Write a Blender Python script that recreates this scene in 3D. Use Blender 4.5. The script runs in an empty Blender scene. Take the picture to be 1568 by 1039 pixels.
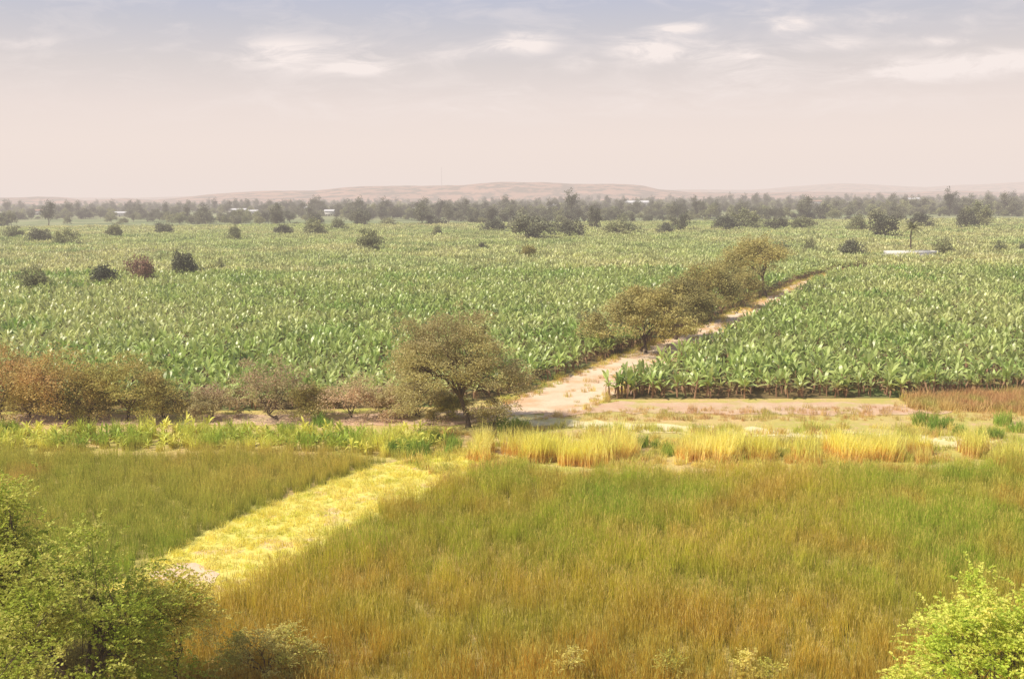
import bpy, math
import numpy as np
from mathutils import Matrix, Vector
R = np.random.default_rng(7)
scene = bpy.context.scene
H = 18.0; FPX = 1524.0
TH = math.atan(219/FPX); RO = math.radians(0.47)
Fv = np.array([0, math.cos(TH), -math.sin(TH)]); U0 = np.array([0, math.sin(TH), math.cos(TH)]); R0 = np.array([1., 0, 0])
Rv = math.cos(RO)*R0 - math.sin(RO)*U0; Uv = math.sin(RO)*R0 + math.cos(RO)*U0
def ray(px, py): return Fv*FPX + Rv*(px-784) - Uv*(py-519.5)
def g(px, py, z=0.):
    d = ray(px, py); t = (z-H)/d[2]; return (d[0]*t, d[1]*t)
def at(px, py, Y):
    d = ray(px, py); t = Y/d[1]; return (d[0]*t, H+d[2]*t)

# ---------------- camera
cam = bpy.data.cameras.new("camera"); co = bpy.data.objects.new("camera", cam); scene.collection.objects.link(co)
cam.lens = 35; cam.sensor_width = 36; cam.clip_end = 30000; cam.clip_start = 0.5
M = Matrix(((Rv[0], Uv[0], -Fv[0], 0), (Rv[1], Uv[1], -Fv[1], 0), (Rv[2], Uv[2], -Fv[2], H), (0, 0, 0, 1)))
co.matrix_world = M; scene.camera = co
scene.view_settings.view_transform = 'Standard'; scene.view_settings.look = 'None'; scene.view_settings.exposure = 0

# ---------------- node helpers
def N(nt, t, ins=None, **pr):
    n = nt.nodes.new(t)
    for k, v in pr.items(): setattr(n, k, v)
    for k, v in (ins or {}).items():
        s = n.inputs[k]
        if isinstance(v, bpy.types.NodeSocket): nt.links.new(v, s)
        else: s.default_value = v
    return n
def c4(c): return (c[0], c[1], c[2], 1) if not isinstance(c, bpy.types.NodeSocket) else c
def mixc(nt, f, a, b, blend='MIX'):
    n = N(nt, 'ShaderNodeMix', {0: f, 6: c4(a), 7: c4(b)}, data_type='RGBA', blend_type=blend); return n.outputs[2]
def math_(nt, op, a, b=0.0, clamp=False):
    n = N(nt, 'ShaderNodeMath', {0: a, 1: b}, operation=op); n.use_clamp = clamp; return n.outputs[0]
def mr(nt, v, a, b, c=0., d=1., smooth=False):
    n = N(nt, 'ShaderNodeMapRange', {0: v, 1: a, 2: b, 3: c, 4: d})
    if smooth: n.interpolation_type = 'SMOOTHSTEP'
    return n.outputs[0]
def noise(nt, vec, scale, detail=3, rough=.55):
    return N(nt, 'ShaderNodeTexNoise', {'Vector': vec, 'Scale': scale, 'Detail': detail, 'Roughness': rough}).outputs[0]
def newmat(name):
    m = bpy.data.materials.new(name); m.use_nodes = True; nt = m.node_tree; nt.nodes.clear()
    return m, nt, N(nt, 'ShaderNodeOutputMaterial')
def foliage(name, a, b, scale=0.05, low=None, zlo=0., zhi=1., transl=.35, rough=.5, spec=.3, var=.35, c=None, ygrad=None, lo=.4, hi=.6, cs=3.3):
    m, nt, out = newmat(name)
    geo = N(nt, 'ShaderNodeNewGeometry'); pos = geo.outputs['Position']
    col = mixc(nt, mr(nt, noise(nt, pos, scale), lo, hi), a, b)
    if c is not None:
        col = mixc(nt, mr(nt, noise(nt, pos, scale*cs, 4), .5, .66), col, c)
    sep = N(nt, 'ShaderNodeSeparateXYZ', {0: pos})
    if ygrad:
        yn = math_(nt, 'ADD', sep.outputs[1], mr(nt, noise(nt, pos, .12), 0, 1, -ygrad[3], ygrad[3]))
        col = mixc(nt, mr(nt, yn, ygrad[0], ygrad[1], 1, 0), col, ygrad[2])
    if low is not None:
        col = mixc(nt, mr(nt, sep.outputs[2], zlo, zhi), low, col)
    oi = N(nt, 'ShaderNodeObjectInfo')
    r = math_(nt, 'ADD', geo.outputs['Random Per Island'], oi.outputs['Random']); r = mr(nt, r, 0, 2, 1-var, 1+var)
    hv = N(nt, 'ShaderNodeHueSaturation', {'Hue': mr(nt, geo.outputs['Random Per Island'], 0, 1, .485, .51), 'Saturation': 1.0, 'Value': r, 'Color': col}).outputs[0]
    p = N(nt, 'ShaderNodeBsdfPrincipled', {'Base Color': hv, 'Roughness': rough, 'Specular IOR Level': spec})
    t = N(nt, 'ShaderNodeBsdfTranslucent', {'Color': hv})
    mx = N(nt, 'ShaderNodeMixShader', {0: transl, 1: p.outputs[0], 2: t.outputs[0]})
    nt.links.new(mx.outputs[0], out.inputs[0]); return m
def earth(name, a, b, scale=.5, c=None, bump=.3, cscale=.08, clo=.5, chi=.62):
    m, nt, out = newmat(name)
    pos = N(nt, 'ShaderNodeNewGeometry').outputs['Position']
    col = mixc(nt, mr(nt, noise(nt, pos, scale, 6, .65), .35, .65), a, b)
    if c is not None: col = mixc(nt, mr(nt, noise(nt, pos, cscale, 5, .6), clo, chi), col, c)
    col = mixc(nt, mr(nt, noise(nt, pos, 9, 3), .3, .7, 0, .3), col, (a[0]*.5, a[1]*.5, a[2]*.5))
    bp = N(nt, 'ShaderNodeBump', {'Height': noise(nt, pos, 4, 5, .7), 'Strength': bump, 'Distance': .15})
    p = N(nt, 'ShaderNodeBsdfPrincipled', {'Base Color': col, 'Roughness': .95, 'Specular IOR Level': .1, 'Normal': bp.outputs[0]})
    nt.links.new(p.outputs[0], out.inputs[0]); return m
def plain(name, a, rough=.8, sc=3):
    return earth(name, a, tuple(x*.8 for x in a), sc, bump=.1)

# ---------------- mesh helpers
def quad_mesh(name, V, F, mats, mi=None):
    me = bpy.data.meshes.new(name); V = np.asarray(V, np.float32); F = np.asarray(F, np.int32)
    me.vertices.add(len(V)); me.vertices.foreach_set('co', V.ravel())
    me.loops.add(F.size); me.loops.foreach_set('vertex_index', F.ravel())
    me.polygons.add(len(F)); me.polygons.foreach_set('loop_start', np.arange(0, F.size, 4, dtype=np.int32))
    for m in mats: me.materials.append(m)
    if mi is not None: me.polygons.foreach_set('material_index', np.asarray(mi, np.int32))
    me.update(calc_edges=True); return me
def obj(name, me, loc=(0, 0, 0), rz=0, sc=1, link=True, parent=None):
    o = bpy.data.objects.new(name, me); o.location = loc; o.rotation_euler = (0, 0, rz)
    o.scale = (sc,)*3 if np.isscalar(sc) else sc
    if link: scene.collection.objects.link(o)
    if parent: o.parent = parent
    return o
class B:
    def __init__(s): s.V = []; s.F = []; s.M = []; s.n = 0
    def add(s, V, F, m=0):
        V = np.asarray(V, float).reshape(-1, 3); F = np.asarray(F, int).reshape(-1, 4)
        s.V.append(V); s.F.append(F+s.n); s.M.append(np.full(len(F), m)); s.n += len(V)
    def mesh(s, name, mats): return quad_mesh(name, np.concatenate(s.V), np.concatenate(s.F), mats, np.concatenate(s.M))
def strips(P, S):
    n, k, _ = P.shape
    V = np.stack([P-S, P+S], 2).reshape(-1, 3)
    i = np.arange(n)[:, None]*k*2 + np.arange(k-1)[None]*2
    return V, np.stack([i, i+1, i+3, i+2], -1).reshape(-1, 4)
def tube(pts, rad, sides=6):
    pts = np.asarray(pts, float); k = len(pts); V = []
    for j in range(k):
        d = pts[min(j+1, k-1)]-pts[max(j-1, 0)]; d = d/(np.linalg.norm(d)+1e-9)
        a = np.cross(d, [0.31, .95, .05]); a /= np.linalg.norm(a)+1e-9; b = np.cross(d, a)
        t = np.arange(sides)*2*math.pi/sides
        V.append(pts[j]+rad[j]*(np.cos(t)[:, None]*a+np.sin(t)[:, None]*b))
    F = [[j*sides+i, j*sides+(i+1) % sides, (j+1)*sides+(i+1) % sides, (j+1)*sides+i] for j in range(k-1) for i in range(sides)]
    return np.concatenate(V), F
def box(b, x0, y0, z0, x1, y1, z1, m=0):
    V = [(x, y, z) for z in (z0, z1) for x, y in ((x0, y0), (x1, y0), (x1, y1), (x0, y1))]
    b.add(V, [(0, 3, 2, 1), (4, 5, 6, 7), (0, 1, 5, 4), (1, 2, 6, 5), (2, 3, 7, 6), (3, 0, 4, 7)], m)
def unit(v): return v/(np.linalg.norm(v, axis=-1, keepdims=True)+1e-9)
def leafset(rng, C, per, cr, size, w=.28, up=.6):
    n = len(C)*per; c = np.repeat(C, per, 0)
    q = rng.normal(size=(n, 3)); q = q/np.maximum(1, np.linalg.norm(q, axis=1, keepdims=True)/1.9)
    cs = np.repeat(rng.uniform(.65, 1.3, len(C)), per)[:, None]
    p = c+q*np.asarray(cr)*cs
    d = unit(rng.normal(size=(n, 3))*[1, 1, .6]); nn = unit(rng.normal(size=(n, 3))+[0, 0, up*2]); sd = unit(np.cross(d, nn))
    s = size*rng.uniform(.6, 1.4, (n, 1))
    V = np.stack([p, p+d*s*.5+sd*s*w, p+d*s, p+d*s*.5-sd*s*w], 1).reshape(-1, 3)
    return V, np.arange(n*4).reshape(-1, 4)
def sprayset(rng, C, mid, per, slen, lps, size, cr, w=.3, droop=.35):
    """leafy shoots: each a short arching twig carrying leaflets on both sides"""
    ns = len(C)*per; c = np.repeat(C, per, 0)
    o = c+rng.normal(size=(ns, 3))*cr*np.array([1, 1, .5])
    out = unit(c-mid); d = unit(out*[.9, .9, .5]+rng.normal(size=(ns, 3))*[.6, .6, .35]+[0, 0, .12])
    L = slen*rng.uniform(.5, 1.3, (ns, 1, 1)); t = np.sqrt(rng.uniform(.02, 1, (ns, lps, 1)))
    p = o[:, None]+d[:, None]*L*t-np.array([0, 0, 1.])*L*droop*t**2
    side = unit(np.cross(d, [0, 0, 1.])); sg = rng.choice([-1, 1], (ns, lps, 1))
    ld = unit(side[:, None]*sg+d[:, None]*.7+rng.normal(size=(ns, lps, 3))*.3)
    nn = unit(rng.normal(size=(ns, lps, 3))*.5+[0, 0, 1.]); sd = unit(np.cross(ld, nn))
    s = size*rng.uniform(.6, 1.4, (ns, lps, 1))*(1.15-.6*t)
    V = np.stack([p, p+ld*s*.5+sd*s*w, p+ld*s, p+ld*s*.5-sd*s*w], 2).reshape(-1, 3)
    return V, np.arange(len(V)).reshape(-1, 4)
def tree_mesh(name, seed, h, w, mats, trunk_h=.25, crown_lo=.25, clumps=60, per=200, size=.15, cr=.09, tr=.03, limbs=5, umbrella=True, lean=0., flat=.5, sides=6, trunks=1, spray=None):
    rng = np.random.default_rng(seed); b = B()
    zc = h*crown_lo; hz = h-zc; C = []
    ph = rng.uniform(0, 6.28, 3)
    while len(C) < clumps:
        az = rng.uniform(0, 6.283); r = math.sqrt(rng.uniform(0, 1))
        out = 1+.12*math.sin(2*az+ph[0])+.12*math.sin(3*az+ph[1])+.1*math.sin(5*az+ph[2])
        top = math.sqrt(max(0, 1-r**2.4))
        if umbrella: z = zc+hz*(top*rng.uniform(.4, 1)**.6*.9+.09*rng.normal())*(.9+.1*out)
        else: z = zc+hz*(.5+.5*top*rng.uniform(-1, 1))
        C.append((r*out*w*.46*math.cos(az)+lean*z, r*out*w*.46*math.sin(az), min(z, h*.97)))
    C = np.array(C)
    for tk in range(trunks):
        b0 = np.array([0., 0, -.05])+(rng.normal(size=3)*[.05*w, .05*w, 0] if trunks > 1 else 0)
        top = np.array([lean*h*trunk_h+rng.normal()*.02*h, rng.normal()*.02*h, h*trunk_h])
        mid = (b0+top)/2+rng.normal(size=3)*[.015*h, .015*h, 0]
        r0 = tr*h/math.sqrt(trunks)
        V, F = tube([b0, b0+(0, 0, .06*h), mid, top], [r0*1.5, r0*1.05, r0*.9, r0*.85], sides+2); b.add(V, F, 0)
        az = np.arctan2(C[:, 1], C[:, 0]-lean*C[:, 2]); La = np.sort(rng.uniform(0, 6.28/limbs*.6, limbs)+np.arange(limbs)*6.283/limbs)+tk
        for i in range(limbs):
            da = np.abs((az-La[i]+math.pi) % (2*math.pi)-math.pi); idx = np.where(da < math.pi/limbs)[0]
            if trunks > 1: idx = idx[tk::trunks]
            if len(idx) == 0: continue
            tgt = C[idx].mean(0)*.85+np.array([0, 0, .1*h]); tgt[2] = min(tgt[2], h*.8)
            L = [top, top+(tgt-top)*.35+rng.normal(size=3)*.03*h+np.array([0, 0, .04*h]), top+(tgt-top)*.7+rng.normal(size=3)*.03*h, tgt]
            V, F = tube(L, [r0*.7, r0*.5, r0*.36, r0*.15], sides); b.add(V, F, 0)
            for j in idx:
                k = rng.integers(1, 3); f = rng.uniform(0, 1); s = L[k]*(1-f)+L[k+1]*f
                e = C[j]; m1 = (s+e)/2+rng.normal(size=3)*.025*h-np.array([0, 0, .01*h])
                V, F = tube([s, m1, e], [r0*.2, r0*.12, r0*.05], 4); b.add(V, F, 0)
                for q in range(2):
                    e2 = e+rng.normal(size=3)*cr*h*[1, 1, .5]
                    V, F = tube([m1, (m1+e2)/2+rng.normal(size=3)*.01*h, e2], [r0*.08, r0*.06, r0*.03], 3); b.add(V, F, 0)
    if spray:
        ctr = np.array([lean*h*.6, 0, zc+hz*.15])
        V, F = sprayset(rng, C, ctr, spray[0], spray[1], spray[2], size, cr*h); b.add(V, F, 1)
    if per:
        V, F = leafset(rng, C, per, (cr*h, cr*h, cr*h*flat), size); b.add(V, F, 1)
        k2 = max(6, clumps//2)
        V, F = leafset(rng, C[rng.integers(0, len(C), k2)]+rng.normal(size=(k2, 3))*cr*h*1.1, max(4, per//4), (cr*h*.5, cr*h*.5, cr*h*.4), size); b.add(V, F, 1)
    return b.mesh(name, mats)

def inpoly(x, y, poly):
    ins = np.zeros(len(x), bool); n = len(poly)
    for i in range(n):
        x1, y1 = poly[i]; x2, y2 = poly[(i+1) % n]
        if y1 == y2: continue
        c = ((y1 > y) != (y2 > y)) & (x < (x2-x1)*(y-y1)/(y2-y1)+x1); ins ^= c
    return ins
def spread(poly, s, ymin=0, ymax=1e9, keep=1., jit=.5):
    P = np.array(poly); x0, y0 = P.min(0); x1, y1 = P.max(0)
    y0 = max(y0, ymin); y1 = min(y1, ymax)
    X, Y = np.meshgrid(np.arange(x0, x1, s), np.arange(y0, y1, s)); X = X.ravel(); Y = Y.ravel()
    X = X+R.uniform(-jit, jit, len(X))*s*1.3; Y = Y+R.uniform(-jit, jit, len(X))*s*1.3
    k = inpoly(X, Y, poly) & (np.abs(X) < .56*Y+9) & (R.uniform(size=len(X)) < keep)
    return np.stack([X[k], Y[k], np.zeros(k.sum())], 1)
def scatter(name, pts, meshes, s0, s1, tilt=.08, zvar=.1, patch=None):
    n = len(pts); me = bpy.data.meshes.new(name); me.vertices.add(n); me.vertices.foreach_set('co', np.asarray(pts, np.float32).ravel())
    rot = np.stack([R.normal(size=n)*tilt, R.normal(size=n)*tilt, R.uniform(0, 6.283, n)], 1)
    s = R.uniform(s0, s1, n)
    if patch is not None: s = s*patch
    sc = np.stack([s, s, s*(1+R.uniform(-zvar, zvar, n))], 1)
    for nm, d, a in (('rot', 'FLOAT_VECTOR', rot), ('scl', 'FLOAT_VECTOR', sc)):
        at_ = me.attributes.new(nm, d, 'POINT'); at_.data.foreach_set('vector', a.astype(np.float32).ravel())
    at_ = me.attributes.new('idx', 'INT', 'POINT'); at_.data.foreach_set('value', R.integers(0, len(meshes), n).astype(np.int32))
    col = bpy.data.collections.new(name+"_kit")
    for i, m in enumerate(meshes): col.objects.link(bpy.data.objects.new(name+"_part", m))
    ng = bpy.data.node_groups.new(name, 'GeometryNodeTree')
    ng.interface.new_socket('Geometry', in_out='INPUT', socket_type='NodeSocketGeometry'); ng.interface.new_socket('Geometry', in_out='OUTPUT', socket_type='NodeSocketGeometry')
    gi = ng.nodes.new('NodeGroupInput'); go = ng.nodes.new('NodeGroupOutput'); ip = ng.nodes.new('GeometryNodeInstanceOnPoints')
    ci = ng.nodes.new('GeometryNodeCollectionInfo'); ci.inputs['Collection'].default_value = col; ci.inputs['Separate Children'].default_value = True; ci.inputs['Reset Children'].default_value = True
    def na(nm, d):
        a = ng.nodes.new('GeometryNodeInputNamedAttribute'); a.data_type = d; a.inputs['Name'].default_value = nm; return a.outputs['Attribute']
    L = ng.links.new
    L(gi.outputs[0], ip.inputs['Points']); L(ci.outputs[0], ip.inputs['Instance']); ip.inputs['Pick Instance'].default_value = True
    L(na('idx', 'INT'), ip.inputs['Instance Index']); L(na('rot', 'FLOAT_VECTOR'), ip.inputs['Rotation']); L(na('scl', 'FLOAT_VECTOR'), ip.inputs['Scale'])
    L(ip.outputs[0], go.inputs[0])
    o = obj(name, me); md = o.modifiers.new('scatter', 'NODES'); md.node_group = ng; return o

# ---------------- plants kits
def grass_tuft(name, seed, nb, h, rad, w, mats, lean=.35, heads=0., segs=4, wind=0.):
    r = np.random.default_rng(seed); b = B()
    a = r.uniform(0, 6.28, nb); rr = rad*np.sqrt(r.uniform(size=nb)); base = np.stack([rr*np.cos(a), rr*np.sin(a), np.zeros(nb)], 1)
    t = np.linspace(0, 1, segs)[None, :, None]; hh = (h*r.uniform(.55, 1.1, nb))[:, None, None]
    la = r.uniform(0, 6.28, nb); ld = np.stack([np.cos(la), np.sin(la), np.zeros(nb)], 1)[:, None]*(lean*r.uniform(.1, 1, nb))[:, None, None]*h
    P = base[:, None]+np.array([0, 0, 1.])*hh*(t-.12*t**3)+ld*t**2
    sa = r.uniform(0, 3.14, nb); S = np.stack([np.cos(sa), np.sin(sa), 0*sa], 1)[:, None]*w*.5*(1.05-t)
    V, F = strips(P, S*np.ones_like(P)); b.add(V, F, 0)
    if heads:
        k = int(nb*heads); e = P[:k, -1]; d = unit(P[:k, -1]-P[:k, -2]); tt = np.array([-.1, .3, .7, 1.])[None, :, None]
        Q = e[:, None]+d[:, None]*tt*.15*h; W = np.array([.3, .8, .6, .1])[None, :, None]*w*.45
        V, F = strips(Q, unit(S[:k, :1])*W*np.ones_like(Q)); b.add(V, F, 1 if len(mats) > 1 else 0)
    return b.mesh(name, mats)
def broadleaf(name, seed, mats, plants=1, rad=0., h=2.5, nl=9, segs=6, wid=.26, lw=1., stem=.075, Lm=1.35, dead=2):
    r = np.random.default_rng(seed); b = B()
    for p in range(plants):
        o = np.array([r.uniform(-rad, rad), r.uniform(-rad, rad), 0]); hh = h*r.uniform(.85, 1.1)
        V, F = tube([o-(0, 0, .05), o+(r.normal()*.03, r.normal()*.03, hh*.3), o+(r.normal()*.05, r.normal()*.05, hh*.58)], [stem*1.1*lw, stem*.85*lw, stem*.4], 5 if plants == 1 else 3); b.add(V, F, 0)
        a0 = r.uniform(0, 6.28)
        i = np.arange(nl); az = a0+i*2.4+r.normal(size=nl)*.4; z0 = hh*(.3+.27*(i/nl)+r.normal(size=nl)*.02)
        L = r.uniform(.8, 1.15, nl)*Lm*h/2.5; st = .65+.8*i/nl+r.normal(size=nl)*.1
        t = np.linspace(0, 1, segs)[None]
        rr = L[:, None]*t*np.cos(st)[:, None]*1.1+.12*t**2; zz = z0[:, None]+L[:, None]*(np.sin(st)[:, None]*t-(.9-.6*i/nl)[:, None]*.7*t**2.4)
        P = np.stack([o[0]+rr*np.cos(az)[:, None], o[1]+rr*np.sin(az)[:, None], zz], -1)
        pr = np.array([.2, .8, 1, .95, .65, .05]) if segs == 6 else np.array([.3, 1, .8, .05])
        tw = r.uniform(-.6, .6, nl)
        S = np.stack([-np.sin(az), np.cos(az), tw], -1)[:, None]*wid*.5*lw*pr[None, :, None]
        V, F = strips(P, S); b.add(V, F, 1)
        if dead:
            az = r.uniform(0, 6.28, dead); t = np.linspace(0, 1, 4)[None]; z0 = hh*.42
            P = np.stack([o[0]+np.cos(az)[:, None]*(.08+.3*t**.6), o[1]+np.sin(az)[:, None]*(.08+.3*t**.6), z0-.75*t**1.6+0*az[:, None]], -1)
            V, F = strips(P, np.stack([-np.sin(az), np.cos(az), 0*az], -1)[:, None]*.08*np.array([.4, 1, .9, .2])[None, :, None]); b.add(V, F, 0)
    return b.mesh(name, mats)

# ---------------- materials
m_bark = plain("bark", (.15, .11, .08), sc=6)
m_stalk = plain("banana_stem", (.38, .23, .14), sc=3)
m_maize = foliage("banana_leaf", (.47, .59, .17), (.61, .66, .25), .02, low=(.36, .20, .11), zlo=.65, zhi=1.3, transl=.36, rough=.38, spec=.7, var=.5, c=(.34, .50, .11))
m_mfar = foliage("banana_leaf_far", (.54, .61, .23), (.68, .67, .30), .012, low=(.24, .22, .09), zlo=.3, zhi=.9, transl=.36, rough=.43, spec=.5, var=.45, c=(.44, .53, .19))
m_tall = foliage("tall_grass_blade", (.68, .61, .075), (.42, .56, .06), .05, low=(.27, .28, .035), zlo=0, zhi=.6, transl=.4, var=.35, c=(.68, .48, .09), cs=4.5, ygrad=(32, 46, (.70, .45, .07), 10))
m_head = foliage("grass_seed_head", (.74, .56, .15), (.62, .56, .11), .05, transl=.35, var=.3)
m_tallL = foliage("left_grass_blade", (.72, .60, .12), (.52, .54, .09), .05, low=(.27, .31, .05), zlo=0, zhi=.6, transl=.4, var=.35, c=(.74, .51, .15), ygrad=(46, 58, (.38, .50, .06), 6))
m_mown = foliage("mown_grass", (.94, .84, .27), (.87, .79, .18), .25, transl=.35, var=.25, c=(.70, .72, .13))
m_yel = foliage("yellow_reed", (.97, .90, .30), (.90, .86, .20), .2, low=(.84, .58, .20), zlo=.2, zhi=1.0, transl=.45, var=.25)
m_weed = foliage("green_weed", (.38, .50, .07), (.88, .84, .18), .15, low=(.6, .5, .13), zlo=0, zhi=.6, transl=.38, var=.35)
m_dry = foliage("dry_grass", (.64, .40, .17), (.72, .56, .21), .1, transl=.3, var=.3, c=(.50, .50, .12))
m_scrub = foliage("scrub", (.86, .75, .22), (.50, .54, .10), .15, transl=.35, var=.3, c=(.72, .47, .18))
m_acacia = foliage("acacia_leaf", (.44, .38, .18), (.54, .48, .20), .3, transl=.4, rough=.6, spec=.2, var=.45)
m_road = foliage("roadside_leaf", (.37, .33, .13), (.47, .41, .15), .2, transl=.33, rough=.6, spec=.2, var=.5)
m_fgl = foliage("feathery_leaf", (.56, .64, .09), (.84, .80, .22), .7, transl=.45, rough=.6, spec=.2, var=.45, c=(.38, .50, .06))
m_fgo = foliage("feathery_leaf_olive", (.60, .58, .12), (.80, .70, .22), .6, transl=.42, rough=.6, spec=.2, var=.4)
m_olive = foliage("olive_leaf", (.43, .40, .12), (.53, .44, .16), .4, transl=.37, rough=.6, spec=.2, var=.4)
m_orange = foliage("orange_leaf", (.62, .41, .17), (.50, .41, .14), .35, transl=.37, rough=.6, spec=.2, var=.4)
m_pink = foliage("dry_twig_leaf", (.62, .46, .29), (.52, .46, .22), .4, transl=.35, rough=.7, spec=.1, var=.35)
m_dark = foliage("dark_leaf", (.15, .16, .105), (.21, .21, .125), .1, transl=.28, rough=.6, spec=.2, var=.5)
m_mid = foliage("midgreen_leaf", (.28, .30, .15), (.36, .36, .17), .1, transl=.28, rough=.6, spec=.2, var=.4)
m_red = foliage("russet_leaf", (.38, .22, .17), (.42, .28, .18), .4, transl=.25, rough=.6, spec=.1, var=.3)
m_dirt = earth("dirt", (.80, .58, .40), (.87, .71, .52), .35, c=(.74, .47, .27), cscale=.2)
m_dirt2 = earth("red_dirt", (.66, .43, .28), (.74, .56, .38), .4, c=(.6, .5, .2), cscale=.3)
m_soil = earth("soil", (.2, .14, .07), (.27, .2, .09), .3, c=(.2, .26, .09))
m_path = earth("path_straw", (.85, .74, .22), (.76, .70, .16), .5, c=(.82, .6, .36), cscale=.35, clo=.56, chi=.64)
def ground_mat():
    m, nt, out = newmat("ground")
    pos = N(nt, 'ShaderNodeNewGeometry').outputs['Position']; sep = N(nt, 'ShaderNodeSeparateXYZ', {0: pos})
    near = mixc(nt, mr(nt, noise(nt, pos, .12, 6, .65), .4, .62), (.64, .48, .20), (.48, .46, .11))
    near = mixc(nt, mr(nt, noise(nt, pos, .7, 5, .65), .5, .7), near, (.68, .46, .27))
    far = mixc(nt, mr(nt, noise(nt, pos, .006, 6, .65), .42, .6), (.24, .29, .13), (.36, .36, .2))
    far = mixc(nt, mr(nt, noise(nt, pos, .03, 5, .6), .48, .6), far, (.14, .18, .08))
    col = mixc(nt, mr(nt, sep.outputs[1], 120, 260), near, far)
    bp = N(nt, 'ShaderNodeBump', {'Height': noise(nt, pos, 3, 6, .7), 'Strength': .5, 'Distance': .2})
    p = N(nt, 'ShaderNodeBsdfPrincipled', {'Base Color': col, 'Roughness': .95, 'Specular IOR Level': .1, 'Normal': bp.outputs[0]})
    nt.links.new(p.outputs[0], out.inputs[0]); return m
# ---------------- ground
def sheet(name, poly, z, mat):
    me = bpy.data.meshes.new(name); me.from_pydata([(x, y, z) for x, y in poly], [], [list(range(len(poly)))]); me.materials.append(mat); me.update(); return obj(name, me)
quadg = quad_mesh("ground", [(-14000, -2000, 0), (14000, -2000, 0), (14000, 14000, 0), (-14000, 14000, 0)], [(0, 1, 2, 3)], [ground_mat()]); obj("ground", quadg)
def resample(P, n):
    P = np.array(P, float); d = np.r_[0, np.cumsum(np.linalg.norm(np.diff(P, axis=0), axis=1))]; t = np.linspace(0, d[-1], n)
    return np.stack([np.interp(t, d, P[:, 0]), np.interp(t, d, P[:, 1])], 1)
def ribbon(name, Lp, Rp, z, mat, step=1.0, jit=.35):
    L_ = np.linalg.norm(np.diff(np.array(Lp), axis=0), axis=1).sum(); n = max(8, int(L_/step))
    a = resample(Lp, n); c = resample(Rp, n); ac = unit(c-a)
    a += ac*R.normal(size=(n, 1))*jit; c += ac*R.normal(size=(n, 1))*jit
    V = np.zeros((n, 2, 3)); V[:, 0, :2] = a; V[:, 1, :2] = c; V[:, :, 2] = z
    i = np.arange(n-1)*2; return obj(name, quad_mesh(name, V.reshape(-1, 3), np.stack([i, i+1, i+3, i+2], 1), [mat]))
# road: bends right and leaves sight behind the crop about 230 m out
roadL = [g(735, 640), g(805, 603), g(952, 545), g(1085, 495), g(1180, 451), g(1225, 431), (78, 236), (110, 250), (170, 262), (400, 290)]
roadR = [g(900, 628), g(930, 608), g(1065, 543), g(1183, 476), g(1245, 441), (66, 212), (82, 231), (112, 245), (171, 257), (400, 285)]
fieldL = [g(-420, 630), g(0, 630), g(400, 628), g(690, 622), g(800, 598), g(948, 542), g(1083, 492), g(1180, 448), g(1225, 429), (77, 238), (110, 252), (170, 264), (400, 292), (480, 622), (-430, 622)]
fieldR = [g(926, 611), g(1400, 609), g(1568, 600), g(2100, 590), (400, 283), (171, 255), (112, 243), (84, 230), (68, 212), g(1245, 442), g(1185, 477), g(1068, 544)]
sheet("field_soil", fieldL, .012, m_soil); sheet("field_soil", fieldR, .012, m_soil)
ribbon("dirt_road", roadL, roadR, .042, m_dirt, 1.2, .3)
ribbon("dirt_track", [g(-300, 634), g(0, 634), g(400, 634), g(650, 632), g(760, 622)], [g(-300, 650), g(0, 650), g(400, 650), g(690, 652), g(810, 636)], .022, m_dirt2)
ribbon("dirt_track", [g(840, 618), g(930, 616), g(1200, 616), g(1380, 618), g(1600, 606), g(1900, 600)], [g(830, 642), g(930, 632), g(1200, 634), g(1380, 636), g(1600, 620), g(1900, 612)], .030, m_dirt2)
ribbon("footpath", [g(790, 632), g(900, 645), g(1040, 651), g(1250, 658), g(1440, 668), g(1800, 680)], [g(760, 652), g(900, 657), g(1040, 663), g(1250, 671), g(1440, 685), g(1800, 703)], .026, earth("pale_dirt", (.84, .72, .44), (.87, .78, .44), .5, c=(.74, .64, .24), cscale=.3))
pathL = [g(130, 915), g(205, 875), g(330, 808), g(450, 754), g(560, 716), g(650, 700), g(735, 684)]
pathR = [g(250, 975), g(320, 935), g(440, 876), g(520, 820), g(620, 772), g(700, 740), g(800, 712)]
ribbon("mown_grass_path", pathL, pathR, .018, m_path, 1., .2)
ribbon("bare_earth", [g(225, 878), g(262, 866), g(300, 862)], [g(262, 905), g(308, 900), g(340, 880)], .036, m_dirt, .45, .15)

# ---------------- crops and grass
kit = [broadleaf("banana_plant", i, [m_stalk, m_maize]) for i in range(7)]
kitf = [broadleaf("banana_clump", 50+i, [m_stalk, m_mfar], plants=9, rad=1.5, nl=7, segs=4, wid=.3, dead=0) for i in range(5)]
def lowf(p, k=.03): return 1+.07*np.sin(p[:, 0]*k*2+1)*np.sin(p[:, 1]*k*3)+.05*np.sin(p[:, 0]*k*7+p[:, 1]*k*5)
for F_ in (fieldL, fieldR):
    p = spread(F_, 1.0, ymax=225, keep=.91); scatter("banana_plantation", p, kit, .7, 1.2, .12, .15, lowf(p))
    p = spread(F_, 2.7, ymin=223, keep=.97); scatter("banana_plantation", p, kitf, .8, 1.18, .02, .2, lowf(p))
meadR = list(pathR[1:])+[g(800, 735), g(1000, 732), g(1568, 722), g(2000, 716), (60, 24), (-14, 24), (-16, 34)]
meadL = [g(-420, 700), g(0, 700), g(400, 698), g(540, 700), g(600, 706)]+[g(555, 720), g(448, 757), g(328, 811), g(203, 878), g(128, 918), (-22, 34), (-60, 30)]
kg = [grass_tuft("grass_tuft", i, 54, 1.3, .42, .021, [m_tall, m_head], lean=.22, heads=.5) for i in range(6)]
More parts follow.
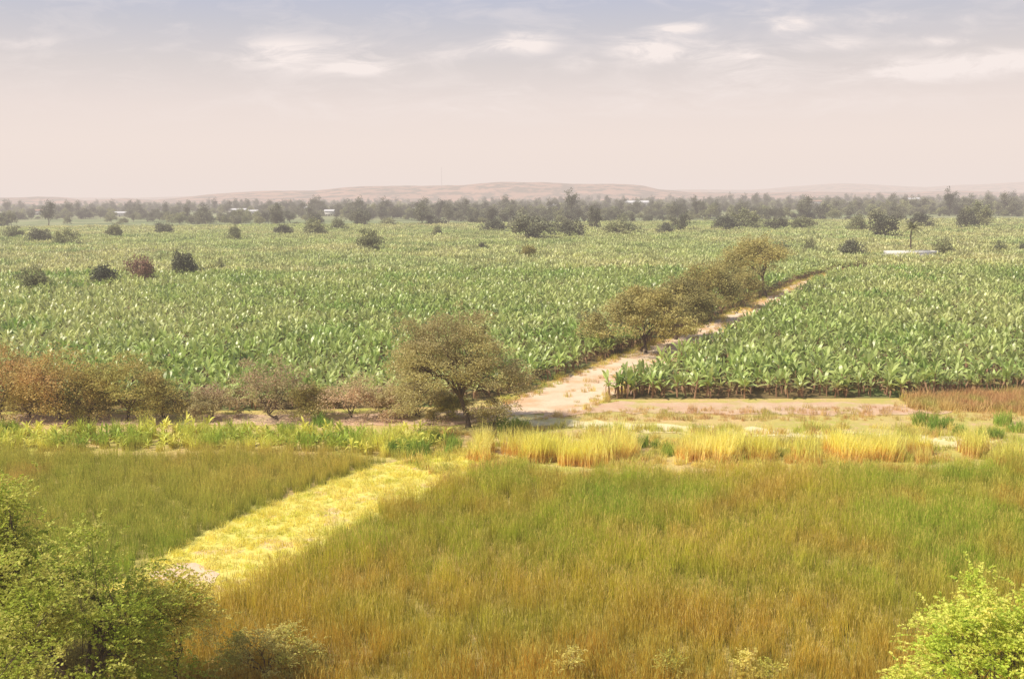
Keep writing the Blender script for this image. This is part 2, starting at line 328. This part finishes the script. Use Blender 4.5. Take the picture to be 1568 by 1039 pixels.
kgl = [grass_tuft("grass_tuft", 20+i, 50, 1.2, .42, .022, [m_tallL, m_head], lean=.22, heads=.4) for i in range(6)]
def uneven(p):
    x, y = p[:, 0], p[:, 1]
    return 1+.12*np.sin(x*.35+np.sin(y*.3)*2)*np.sin(y*.5)+.08*np.sin(x*1.3+y*.9+2*np.sin(x*.4))+.06*np.sin(x*2.9-y*2.1)
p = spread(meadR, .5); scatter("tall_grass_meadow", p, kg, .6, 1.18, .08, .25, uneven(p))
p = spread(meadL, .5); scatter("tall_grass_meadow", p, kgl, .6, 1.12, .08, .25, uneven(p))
pathpoly = pathL+pathR[::-1]
ks = [grass_tuft("mown_tuft", 40+i, 34, .3, .3, .03, [m_mown], lean=.9, segs=3) for i in range(4)]
p = spread(pathpoly, .36, keep=.8); k = ~inpoly(p[:, 0], p[:, 1], [g(225, 878), g(262, 866), g(300, 862), g(340, 880), g(308, 900), g(262, 905)])
scatter("mown_grass", p[k], ks, .4, 1.4, .2, .3)
kd = [grass_tuft("dry_tuft", 60+i, 40, .5, .4, .03, [m_dry], lean=.6, segs=3) for i in range(4)]
ksc = [grass_tuft("scrub_tuft", 70+i, 40, .6, .4, .04, [m_scrub], lean=.6, segs=3) for i in range(4)]
vL = [g(760, 640), g(850, 634), g(930, 626), g(1400, 622), g(1600, 606), g(2000, 600), g(2000, 640), g(1500, 645), g(1100, 645), g(900, 645)]
scatter("dry_grass_verge", spread(vL, .6, keep=.5), kd, .4, 1.2, .1, .3)
vS = [g(590, 700), g(660, 665), g(760, 655), g(900, 652), g(1500, 655), g(2000, 660), g(2000, 716), g(1568, 722), g(1000, 732), g(800, 735), g(700, 745)]
p = spread(vS, .55, keep=.8); k = (np.sin(p[:, 0]*.8+2*np.sin(p[:, 1]*.7))+np.sin(p[:, 1]*1.9+p[:, 0]*.3)) > -.3
scatter("scrub_grass", p[k], ksc, .4, 1.5, .1, .3)
vR = [g(1380, 612), g(1568, 602), g(2000, 592), g(2000, 640), g(1568, 632), g(1400, 628)]
scatter("russet_grass", spread(vR, .45, keep=.9), kd, 1.2, 2.2, .1, .3)
ed = []
for P_ in (roadL[:8], roadR[:8]):
    a = resample(P_, 800); ed.append(np.c_[a+R.normal(size=a.shape)*.8, np.zeros(len(a))])
cm = (resample(roadL[1:8], 160)+resample(roadR[1:8], 160))/2; ed.append(np.c_[cm+R.normal(size=cm.shape)*.5, np.zeros(160)])
scatter("roadside_grass", np.concatenate(ed), kd+ksc, .4, 1.2, .1, .3)
kgr0 = [grass_tuft("undergrowth_tuft", 150+i, 70, .9, .5, .05, [foliage("undergrowth%d" % i, (.30, .34, .06), (.5, .45, .11), .4, transl=.35)], lean=.6) for i in range(2)]
scatter("undergrowth", spread([(-24, 24), (-13, 24), (-13.5, 37), g(210, 925), g(120, 930), (-24, 40)], .6, keep=.85), kgr0, .6, 1.7, .15, .3)
# green weed row
wR = [g(-420, 692), g(-420, 668), g(0, 666), g(300, 664), g(560, 668), g(640, 668), g(700, 678), g(640, 700), g(560, 698), g(300, 690), g(0, 694)]
kw = [broadleaf("weed_plant", 90+i, [m_weed, m_weed], h=1.3, nl=8, wid=.12, stem=.03, dead=0) for i in range(4)]+[grass_tuft("weed_tuft", 95+i, 60, 1.4, .35, .045, [m_weed], lean=.4) for i in range(3)]
scatter("green_weed_row", spread(wR, .6, keep=.8), kw, .6, 1.3, .1, .2)
# yellow reed clumps
ky = [grass_tuft("reed_clump", 110+i, 130, 2.0, .75, .055, [m_yel], lean=.35, segs=5) for i in range(4)]
def blobs(lst):
    out = []
    for px, py, w, n in lst:
        for i in range(n):
            x, y = g(px+R.uniform(-w, w), py+R.uniform(-8, 8)); out.append((x, y, 0))
    return np.array(out)
yl = [(735, 698, 10, 4), (800, 700, 22, 10), (850, 704, 25, 14), (905, 704, 28, 14), (955, 694, 15, 5), (1075, 698, 30, 16), (1110, 700, 25, 12), (1165, 700, 12, 7), (1225, 708, 25, 3), (1290, 699, 20, 12), (1345, 698, 25, 15), (1405, 702, 14, 7), (1490, 692, 8, 4), (1540, 716, 18, 3)]
p = blobs(yl); scatter("yellow_reeds", p, ky, .45, 1.25, .08, .15)
kgr = [grass_tuft("shrub_tuft", 130+i, 90, 1.2, .6, .07, [foliage("bright_weed%d" % i, (.24, .38, .06), (.4, .5, .08), .3, transl=.35)], lean=.5) for i in range(2)]
scatter("green_shrubbery", blobs([(620, 690, 28, 16), (660, 680, 30, 10), (780, 655, 25, 8), (1010, 690, 30, 5), (500, 655, 30, 6), (1420, 650, 30, 7), (1480, 668, 50, 10), (700, 690, 15, 4), (1550, 655, 20, 5), (430, 660, 20, 4), (280, 665, 15, 3), (10, 660, 15, 4)]), kgr, .5, 1.05, .1, .2)

# ---------------- trees
def plant(name, px, pyb, pyt, wpx, mats, seed, **kw):
    x, y = g(px, pyb); h = (pyb-pyt)*y/FPX; w = wpx*y/FPX
    return obj(name, tree_mesh(name, seed, h, w, mats, **kw), (x, y, 0))
plant("acacia_tree", 717, 654, 476, 218, [m_bark, m_acacia], 3, clumps=150, per=250, size=.15, cr=.056, tr=.021, trunk_h=.26, crown_lo=.17, limbs=7, flat=.5, lean=-.22)
plant("roadside_tree", 985, 540, 440, 165, [m_bark, m_road], 11, clumps=100, per=210, size=.24, cr=.08, tr=.026, trunk_h=.22, crown_lo=.26, trunks=2)
plant("roadside_tree", 1035, 520, 424, 120, [m_bark, m_road], 12, clumps=80, per=200, size=.24, cr=.085, tr=.025, trunk_h=.25, crown_lo=.28)
plant("roadside_tree", 1088, 494, 402, 105, [m_bark, m_road], 13, clumps=80, per=180, size=.26, cr=.09, tr=.022, trunk_h=.3, crown_lo=.3)
plant("roadside_tree", 1140, 472, 412, 66, [m_bark, m_road], 14, clumps=50, per=150, size=.26, cr=.11, tr=.024, trunk_h=.25, crown_lo=.25)
plant("roadside_tree", 1172, 455, 358, 112, [m_bark, m_road], 15, clumps=80, per=160, size=.3, cr=.085, tr=.022, trunk_h=.32, crown_lo=.34, lean=-.2)
sm = dict(clumps=85, per=110, size=.16, cr=.085, tr=.02, trunk_h=.15, crown_lo=.1, trunks=2, spray=(5, .5, 12))
plant("orange_shrub_tree", 0, 642, 512, 130, [m_bark, m_orange], 21, **sm)
plant("orange_shrub_tree", 92, 644, 530, 150, [m_bark, m_orange], 22, **sm)
plant("olive_tree", 197, 642, 538, 145, [m_bark, m_olive], 23, **sm)
sm2 = dict(clumps=45, per=110, size=.15, cr=.12, tr=.016, trunk_h=.08, crown_lo=.05, trunks=2, spray=(5, .5, 10))
for i, (px, pt, w, m) in enumerate([(45, 572, 90, m_olive), (140, 562, 90, m_olive), (250, 572, 85, m_olive), (325, 588, 80, m_pink), (478, 585, 80, m_olive), (590, 588, 75, m_pink), (690, 600, 60, m_olive)]):
    plant("hedge_shrub", px, 640, pt, w, [m_bark, m], 500+i, **sm2)
plant("dry_shrub", 415, 642, 540, 130, [m_bark, m_pink], 24, clumps=80, per=70, size=.14, cr=.08, tr=.015, trunk_h=.08, crown_lo=.08, trunks=3, spray=(4, .5, 10))
plant("dry_shrub", 538, 640, 570, 110, [m_bark, m_pink], 25, clumps=60, per=70, size=.14, cr=.1, tr=.015, trunk_h=.08, crown_lo=.08, trunks=3, spray=(4, .5, 10))
plant("olive_bush", 640, 638, 572, 120, [m_bark, m_acacia], 26, clumps=55, per=140, size=.15, cr=.12, tr=.015, trunk_h=.08, crown_lo=.05, trunks=2)
plant("olive_bush", 755, 652, 605, 55, [m_bark, m_olive], 27, clumps=25, per=90, size=.13, cr=.13, tr=.015, trunk_h=.08, crown_lo=.05, trunks=2)
plant("olive_bush", 900, 505, 468, 44, [m_bark, m_mid], 29, clumps=20, per=70, size=.2, cr=.13, tr=.015, trunk_h=.08, crown_lo=.05)
def plant2(name, px, pyt, wpx, Y, mats, seed, **kw):
    x, z = at(px, pyt, Y); return obj(name, tree_mesh(name, seed, z, wpx*Y/FPX, mats, **kw), (x, Y, 0))
ff = dict(clumps=120, per=130, size=.11, cr=.045, tr=.016, trunk_h=.3, flat=.4, spray=(11, .7, 30))
plant2("feathery_acacia_tree", 105, 812, 320, 30, [m_bark, m_fgl], 31, crown_lo=.25, **ff)
plant2("feathery_acacia_tree", -25, 715, 175, 32, [m_bark, m_fgl], 32, crown_lo=.2, **ff)
plant2("feathery_acacia_tree", 252, 862, 180, 33, [m_bark, m_fgo], 33, clumps=75, per=120, size=.1, cr=.055, tr=.014, trunk_h=.3, crown_lo=.35, flat=.4, spray=(10, .55, 28))
plant2("olive_bush", 405, 958, 175, 35, [m_bark, m_fgo], 34, clumps=60, per=80, size=.08, cr=.08, tr=.02, trunk_h=.2, crown_lo=.1, spray=(9, .45, 22))
plant2("olive_bush", 150, 975, 190, 33, [m_bark, m_olive], 36, clumps=60, per=120, size=.09, cr=.1, tr=.02, trunk_h=.2, crown_lo=.1, spray=(7, .5, 20))
plant2("feathery_acacia_tree", 1525, 900, 290, 28, [m_bark, m_fgl], 35, crown_lo=.3, **ff)
for i, (px, pt) in enumerate([(870, 985), (1022, 1000), (1140, 1000), (1180, 1010)]):
    plant2("sapling", px, pt, 34, 34.5, [m_bark, m_fgo], 300+i, clumps=22, per=10, size=.09, cr=.06, tr=.012, trunk_h=.5, crown_lo=.3, umbrella=False, limbs=4, spray=(3, .4, 16))

# mid-distance trees standing in the crop
T = {}
for k, m in (('d', m_dark), ('m', m_mid), ('r', m_red), ('o', m_olive)):
    T[k] = [tree_mesh("tree_"+k, 200+i+ord(k), 6, 7, [m_bark, m], clumps=36, per=60, size=.5, cr=.11, tr=.025, trunk_h=.18, crown_lo=.08 if i < 2 else .25, umbrella=(i != 1), flat=.7, sides=5) for i in range(3)]
lst = [(160, 426, 404, 36, 'd'), (212, 422, 396, 40, 'r'), (283, 413, 386, 34, 'd'), (337, 407, 397, 14, 'm'), (50, 434, 410, 40, 'm'), (62, 367, 350, 30, 'd'), (100, 371, 352, 34, 'm'), (20, 362, 348, 24, 'm'),
(358, 364, 348, 20, 'm'), (433, 357, 343, 28, 'd'), (568, 379, 354, 38, 'm'), (668, 358, 347, 16, 'm'), (737, 378, 370, 12, 'd'), (812, 363, 332, 62, 'd'), (872, 360, 335, 40, 'd'), (755, 352, 335, 36, 'd'), (910, 348, 318, 20, 'd'), (950, 356, 340, 50, 'm'),
(1018, 354, 340, 24, 'd'), (1043, 351, 328, 24, 'd'), (1110, 350, 330, 34, 'd'), (1142, 347, 322, 40, 'm'), (1190, 349, 334, 34, 'd'), (1230, 348, 334, 34, 'm'), (1305, 386, 366, 36, 'd'), (1350, 360, 328, 40, 'd'), (1310, 350, 332, 28, 'm'), (1410, 346, 325, 34, 'd'), (1443, 384, 367, 26, 'm'),
(1480, 347, 322, 28, 'd'), (1498, 344, 312, 36, 'm'), (1532, 380, 370, 16, 'm'), (1566, 379, 372, 12, 'd'), (1240, 380, 366, 18, 'm'), (1195, 378, 370, 24, 'm'), (810, 388, 376, 20, 'o'), (480, 356, 336, 34, 'm'), (250, 355, 342, 26, 'd'), (175, 361, 346, 22, 'm'), (1600, 350, 325, 40, 'd'), (-30, 365, 340, 40, 'd'), (520, 350, 336, 26, 'm')]
for i, (px, pb, pt, w, k) in enumerate(lst):
    x, y = g(px, pb, 2.2); h = 2.2+(pb-pt)*y/FPX*1.02; ww = w*y/FPX*1.0
    obj("field_tree", T[k][i % 3], (x, y, 0), R.uniform(0, 6.28), (ww/6.6, ww/6.6, h/5.8))
# distant tree mass
n = 11000; Yd = 600*np.exp(R.uniform(0, 1, n)**1.1*1.7); Xd = R.uniform(-.60, .60, n)*Yd
cl = np.sin(Xd*.013+2*np.sin(Yd*.004))*np.sin(Yd*.011+1)+.7*np.sin(Xd*.031+Yd*.02)+R.normal(size=n)*.4
k = (cl > .0) | ((Yd > 1500) & (cl > -.7)); k &= (R.uniform(size=n) < np.clip((Yd-560)/420, .15, 1))
pts = np.stack([Xd[k], Yd[k], 0*Xd[k]], 1)
T['t'] = [tree_mesh("tall_tree", 400+i, 11, 5, [m_bark, m_dark], clumps=30, per=50, size=.6, cr=.07, tr=.02, trunk_h=.3, crown_lo=.25, umbrella=False, flat=.8, sides=5) for i in range(2)]
scatter("distant_trees", pts, T['d']+T['m']+T['t'], .55, 1.55, .03, .35)

# palm
def palm(name, px, pb, pt):
    x, y = g(px, pb, 2); h = 2+(pb-pt)*y/FPX*.75; b = B(); r = np.random.default_rng(5)
    V, F = tube([(0, 0, 0), (.15, 0, h*.3), (.1, 0, h*.7), (.3, 0, h)], [.32, .22, .18, .16], 8); b.add(V, F, 0)
    nf = 22; az = np.arange(nf)*2.4; st = np.linspace(-.3, 1.2, nf); t = np.linspace(0, 1, 7)[None]; L = 4.
    P = np.stack([.3+L*t*np.cos(st)[:, None]*np.cos(az)[:, None], L*t*np.cos(st)[:, None]*np.sin(az)[:, None], h+L*(t*np.sin(st)[:, None]-.45*t**2)], -1)
    side = np.stack([-np.sin(az), np.cos(az), 0*az], 1)[:, None]
    V, F = strips(P, side*.05*np.ones_like(P)); b.add(V, F, 1)
    for j in range(1, 7):
        for f in (0, .5):
            for sg in (-1, 1):
                s = P[:, j]*(1-f)+P[:, j-1]*f; e = s+side[:, 0]*sg*.8*(1.1-j/8)+(P[:, j]-P[:, j-1])*.5-[0, 0, .25]
                dd = unit(P[:, j]-P[:, j-1])
                V, F = strips(np.stack([s, (s+e)/2, e], 1), np.stack([dd*.11, dd*.11, dd*.01], 1)); b.add(V, F, 1)
    obj(name, b.mesh(name, [m_bark, m_mid]), (x, y, 0))
palm("palm_tree", 1393, 382, 338)

# ---------------- buildings
m_wall = plain("whitewash", (.82, .8, .77)); m_roof = plain("tin_roof", (.78, .78, .8)); m_tile = plain("tile_roof", (.42, .27, .2)); m_dk = plain("dark_opening", (.05, .05, .05))
def house(px, pb, w, d, h, roof, rz=0.):
    x, y = g(px, pb); e = bpy.data.objects.new("farmhouse", None); scene.collection.objects.link(e); e.location = (x, y, 0); e.rotation_euler = (0, 0, rz)
    b = B(); box(b, -w/2, -d/2, 0, w/2, d/2, h); obj("walls", b.mesh("walls", [m_wall]), parent=e)
    b = B(); rh = h+d*.22; o = .5
    b.add([(-w/2-o, -d/2-o, h+.01), (w/2+o, -d/2-o, h+.01), (w/2+o, 0, rh), (-w/2-o, 0, rh), (w/2+o, d/2+o, h+.01), (-w/2-o, d/2+o, h+.01)], [(0, 1, 2, 3), (3, 2, 4, 5)])
    b.add([(-w/2, -d/2, h), (-w/2, 0, rh-.1), (-w/2, d/2, h), (-w/2, 0, h)], [(0, 1, 2, 3)]); b.add([(w/2, -d/2, h), (w/2, 0, rh-.1), (w/2, d/2, h), (w/2, 0, h)], [(0, 3, 2, 1)])
    obj("roof", b.mesh("roof", [roof]), parent=e)
    b = B(); box(b, -.6, -d/2-.05, 0, .6, -d/2-.003, 2.1); obj("door", b.mesh("door", [m_dk]), parent=e)
    b = B(); nw = max(2, int(w/4))
    for i in range(nw):
        cx = -w/2+(i+.5)*w/nw
        if abs(cx) > 1.3: box(b, cx-.6, -d/2-.05, 1., cx+.6, -d/2-.003, 2.1)
    obj("windows", b.mesh("windows", [m_dk]), parent=e)
HS = [(185, 332, 15, 7, 4, m_roof, .1), (365, 328, 20, 8, 5, m_roof, -.1), (388, 329, 10, 7, 4, m_roof, .2), (505, 331, 9, 7, 5, m_roof, 0), (470, 324, 14, 8, 5, m_roof, .1), (975, 319, 34, 12, 8, m_roof, .05), (1395, 312, 26, 10, 8, m_roof, 0), (640, 326, 12, 8, 5, m_roof, .2), (1245, 316, 22, 9, 7, m_tile, 0), (60, 329, 12, 8, 5, m_tile, 0), (560, 324, 14, 8, 5, m_roof, 0), (850, 322, 16, 8, 6, m_roof, .1), (120, 326, 14, 8, 5, m_tile, 0)]
# keep clearings in front of the houses
hx = np.array([g(a[0], a[1]) for a in HS]); sc_o = bpy.data.objects["distant_trees"]; me = sc_o.data
co_ = np.empty(len(me.vertices)*3, np.float32); me.vertices.foreach_get('co', co_); co_ = co_.reshape(-1, 3)
for (x0, y0), a in zip(hx, HS):
    k = (np.abs(co_[:, 0]/co_[:, 1]-x0/y0)*y0 < a[2]*.45+2) & (co_[:, 1] < y0+8) & (co_[:, 1] > y0-220)
    co_[k, 0] += np.where(co_[k, 0]-x0*co_[k, 1]/y0 > 0, 1, -1)*(a[2]*.6+R.uniform(2, 20, k.sum()))
me.vertices.foreach_set('co', co_.ravel()); me.update()
for a in HS: house(*a)
x, y = g(1388, 387, 1.8); b = B(); w, d, t, h = 13, 5, .3, .9
box(b, -w/2, -d/2, 1.6, w/2, -d/2+t, 1.6+h); box(b, -w/2, d/2-t, 1.6, w/2, d/2, 1.6+h); box(b, -w/2, -d/2+t, 1.6, -w/2+t, d/2-t, 1.6+h); box(b, w/2-t, -d/2+t, 1.6, w/2, d/2-t, 1.6+h); box(b, -w/2+t, -d/2+t, 1.62, w/2-t, d/2-t, 2.3, 1)
box(b, -w/2-.6, -d/2-.6, 0, w/2+.6, d/2+.6, 1.595)
obj("irrigation_tank", b.mesh("irrigation_tank", [plain("lime_concrete", (.8, .78, .74)), plain("tank_water", (.6, .62, .6))]), (x, y-3, 0))

# radio mast
Ym = 3000; x, zt = at(676, 256, Ym); b = B(); nb = 16
for sx, sy in ((-1, -1), (1, -1), (1, 1), (-1, 1)):
    V, F = tube([(sx*1.4, sy*1.4, 0), (sx*.3, sy*.3, zt)], [.15, .1], 4); b.add(V, F)
for i in range(nb):
    a = i/nb; c = (i+1)/nb; ra = 1.4-1.1*a; rc = 1.4-1.1*c
    for s in ((-1, -1, 1, -1), (1, -1, 1, 1), (1, 1, -1, 1), (-1, 1, -1, -1)):
        V, F = tube([(s[0]*ra, s[1]*ra, a*zt), (s[2]*rc, s[3]*rc, c*zt)], [.07, .07], 3); b.add(V, F)
obj("radio_mast", b.mesh("radio_mast", [plain("steel", (.4, .38, .38))]), (x, Ym, 0))

# ---------------- hills
def hills(name, prof, Y0, depth, mat, seed, amp):
    r = np.random.default_rng(seed); n = 420; m = 26
    px = np.linspace(-500, 2100, n); py = np.interp(px, [a for a, _ in prof], [b_ for _, b_ in prof])
    top = np.array([at(a, c, Y0) for a, c in zip(px, py)]); V = np.zeros((n, m, 3))
    no = np.zeros((n, m))
    for o_ in range(6):
        k = 2**o_; ph = r.uniform(0, 6.28, 4); u = np.arange(n)[:, None]/n*18*k; v = np.arange(m)[None]/m*2.2*k
        no += (np.sin(u+ph[0]+1.3*np.sin(v+ph[1]))*np.sin(v*1.3+ph[2]+.8*np.sin(u*.7+ph[3])))/k**.8
    for j in range(m):
        t = j/(m-1); e = math.sin(math.pi*t)**.8 if 0 < t < 1 else 0
        V[:, j, 0] = top[:, 0]*(1+(t-.5)*depth/Y0); V[:, j, 1] = Y0+(t-.5)*depth+no[:, j]*20
        V[:, j, 2] = np.maximum(-2, top[:, 1])*e+no[:, j]*amp*e-1
    i = (np.arange(n-1)[:, None]*m+np.arange(m-1)[None]).ravel()
    return obj(name, quad_mesh(name, V.reshape(-1, 3), np.stack([i, i+m, i+m+1, i+1], 1), [mat]))
mh = earth("hill_rock", (.46, .27, .19), (.36, .22, .16), .006, c=(.13, .11, .08), cscale=.02, bump=0.2, clo=.46, chi=.56)
hills("hills", [(-500, 300), (0, 302), (60, 300), (105, 302), (130, 307), (190, 303), (235, 306), (330, 299), (420, 294), (480, 292), (530, 287), (600, 284), (700, 283), (760, 280), (830, 280), (880, 283), (940, 282), (985, 285), (1010, 291), (1060, 294), (1200, 295), (2100, 295)], 3200, 900, mh, 3, 5.5)
hills("hills", [(-500, 308), (900, 296), (1050, 290), (1150, 289), (1230, 284), (1290, 279), (1350, 281), (1420, 284), (1500, 281), (1568, 278), (1700, 277), (2100, 284)], 5500, 1500, mh, 4, 8)

# ---------------- sun, sky, haze
el = math.radians(49); daz = np.array([-.93, -.36]); daz /= np.linalg.norm(daz)
sd = Vector((daz[0]*math.cos(el), daz[1]*math.cos(el), math.sin(el)))
sl = bpy.data.lights.new("sun", 'SUN'); sl.energy = 5.0; sl.angle = math.radians(.6); sl.color = (1, .91, .76)
so = bpy.data.objects.new("sun", sl); scene.collection.objects.link(so); so.rotation_euler = sd.to_track_quat('Z', 'Y').to_euler(); so.location = (0, 0, 60)
W = bpy.data.worlds.new("World"); scene.world = W; W.use_nodes = True; nt = W.node_tree; nt.nodes.clear()
out = N(nt, 'ShaderNodeOutputWorld')
sky = N(nt, 'ShaderNodeTexSky', sky_type='NISHITA', sun_disc=False, sun_elevation=el, sun_rotation=math.atan2(daz[0], daz[1]), dust_density=3., air_density=1.)
dr = N(nt, 'ShaderNodeVectorMath', {0: N(nt, 'ShaderNodeTexCoord').outputs['Generated']}, operation='NORMALIZE').outputs[0]
sep = N(nt, 'ShaderNodeSeparateXYZ', {0: dr}); z = sep.outputs[2]; ya = math_(nt, 'MAXIMUM', math_(nt, 'ABSOLUTE', sep.outputs[1]), .05)
u = math_(nt, 'DIVIDE', sep.outputs[0], ya); v = math_(nt, 'DIVIDE', z, ya)
ramp = N(nt, 'ShaderNodeValToRGB', {0: mr(nt, z, 0, .25)}); cr = ramp.color_ramp
S = [(0, (.90, .75, .66)), (.2, (.90, .77, .70)), (.34, (.83, .725, .685)), (.5, (.66, .62, .625)), (.64, (.52, .54, .62)), (.76, (.43, .49, .65)), (1, (.32, .40, .60))]
while len(cr.elements) < len(S): cr.elements.new(.5)
for e, (p_, c_) in zip(cr.elements, S): e.position = p_; e.color = c4(c_)
for e, (p_, c_) in zip(cr.elements, S): e.position = p_; e.color = c4(c_)
base = ramp.outputs[0]
uv = N(nt, 'ShaderNodeCombineXYZ', {0: u, 1: v, 2: 0.}).outputs[0]
st = N(nt, 'ShaderNodeVectorMath', {0: uv, 1: (9, 34, 1)}, operation='MULTIPLY').outputs[0]
wob = N(nt, 'ShaderNodeTexNoise', {'Vector': st, 'Scale': .8, 'Detail': 2}).outputs[1]
st2 = N(nt, 'ShaderNodeVectorMath', {0: st, 1: N(nt, 'ShaderNodeVectorMath', {0: wob, 3: 1.6}, operation='SCALE').outputs[0]}, operation='ADD').outputs[0]
nz = noise(nt, st2, 1.3, 8, .62)
mask = None
for px, py, a_, b_, s_ in [(490, 90, 130, 26, .9), (560, 102, 55, 14, .8), (420, 76, 60, 20, .5), (800, 68, 52, 20, 1.), (1000, 74, 66, 24, 1.3), (1040, 44, 48, 8, 1.1), (880, 98, 32, 14, .6), (1140, 95, 85, 40, .8), (1210, 42, 30, 13, 1.), (1270, 68, 60, 12, .8), (1400, 108, 160, 18, 1.), (1530, 92, 90, 16, 1.), (700, 78, 60, 20, .45), (1160, 18, 40, 6, .5), (1440, 64, 50, 7, .6), (30, 66, 60, 10, .4), (1300, 30, 200, 12, .3), (650, 160, 400, 30, .3), (1200, 150, 300, 30, .3)]:
    d_ = ray(px, py); uu = d_[0]/d_[1]; vv = d_[2]/d_[1]
    q_ = N(nt, 'ShaderNodeVectorMath', {0: uv, 1: (uu, vv, 0)}, operation='SUBTRACT').outputs[0]
    q_ = N(nt, 'ShaderNodeVectorMath', {0: q_, 1: (FPX/a_/1.5, FPX/b_/1.5, 0)}, operation='MULTIPLY').outputs[0]
    l_ = mr(nt, N(nt, 'ShaderNodeVectorMath', {0: q_}, operation='LENGTH').outputs['Value'], 1, 0, 0, s_, True)
    mask = l_ if mask is None else math_(nt, 'ADD', mask, l_)
cf = math_(nt, 'MULTIPLY', mask, mr(nt, nz, .36, .6, 0, 1.2))
wisp = math_(nt, 'MULTIPLY', mr(nt, nz, .48, .7), mr(nt, v, .06, .12, 0, .25)); cf = math_(nt, 'ADD', cf, wisp, True)
base = mixc(nt, cf, base, (.97, .88, .85))
base10 = N(nt, 'ShaderNodeVectorMath', {0: base, 3: 10.}, operation='SCALE').outputs[0]
fin = mixc(nt, mr(nt, z, .2, .6, 0, .8), base10, sky.outputs[0])
bg = N(nt, 'ShaderNodeBackground', {'Color': fin, 'Strength': .1}); nt.links.new(bg.outputs[0], out.inputs[0])
# aerial perspective: thin homogeneous absorbing haze, airlight put in as even emission
mz = bpy.data.materials.new("haze_glow"); mz.use_nodes = True; nt = mz.node_tree; nt.nodes.clear(); out = N(nt, 'ShaderNodeOutputMaterial')
sg = 1/2900
ab = N(nt, 'ShaderNodeVolumeAbsorption', {'Color': (0, 0, 0, 1), 'Density': sg}); em = N(nt, 'ShaderNodeEmission', {'Color': (.86, .745, .69, 1), 'Strength': sg})
ad = N(nt, 'ShaderNodeAddShader', {0: ab.outputs[0], 1: em.outputs[0]}); nt.links.new(ad.outputs[0], out.inputs['Volume'])
b = B(); box(b, -15000, -2500, -30, 15000, 15000, 150); obj("haze", b.mesh("haze", [mz]))
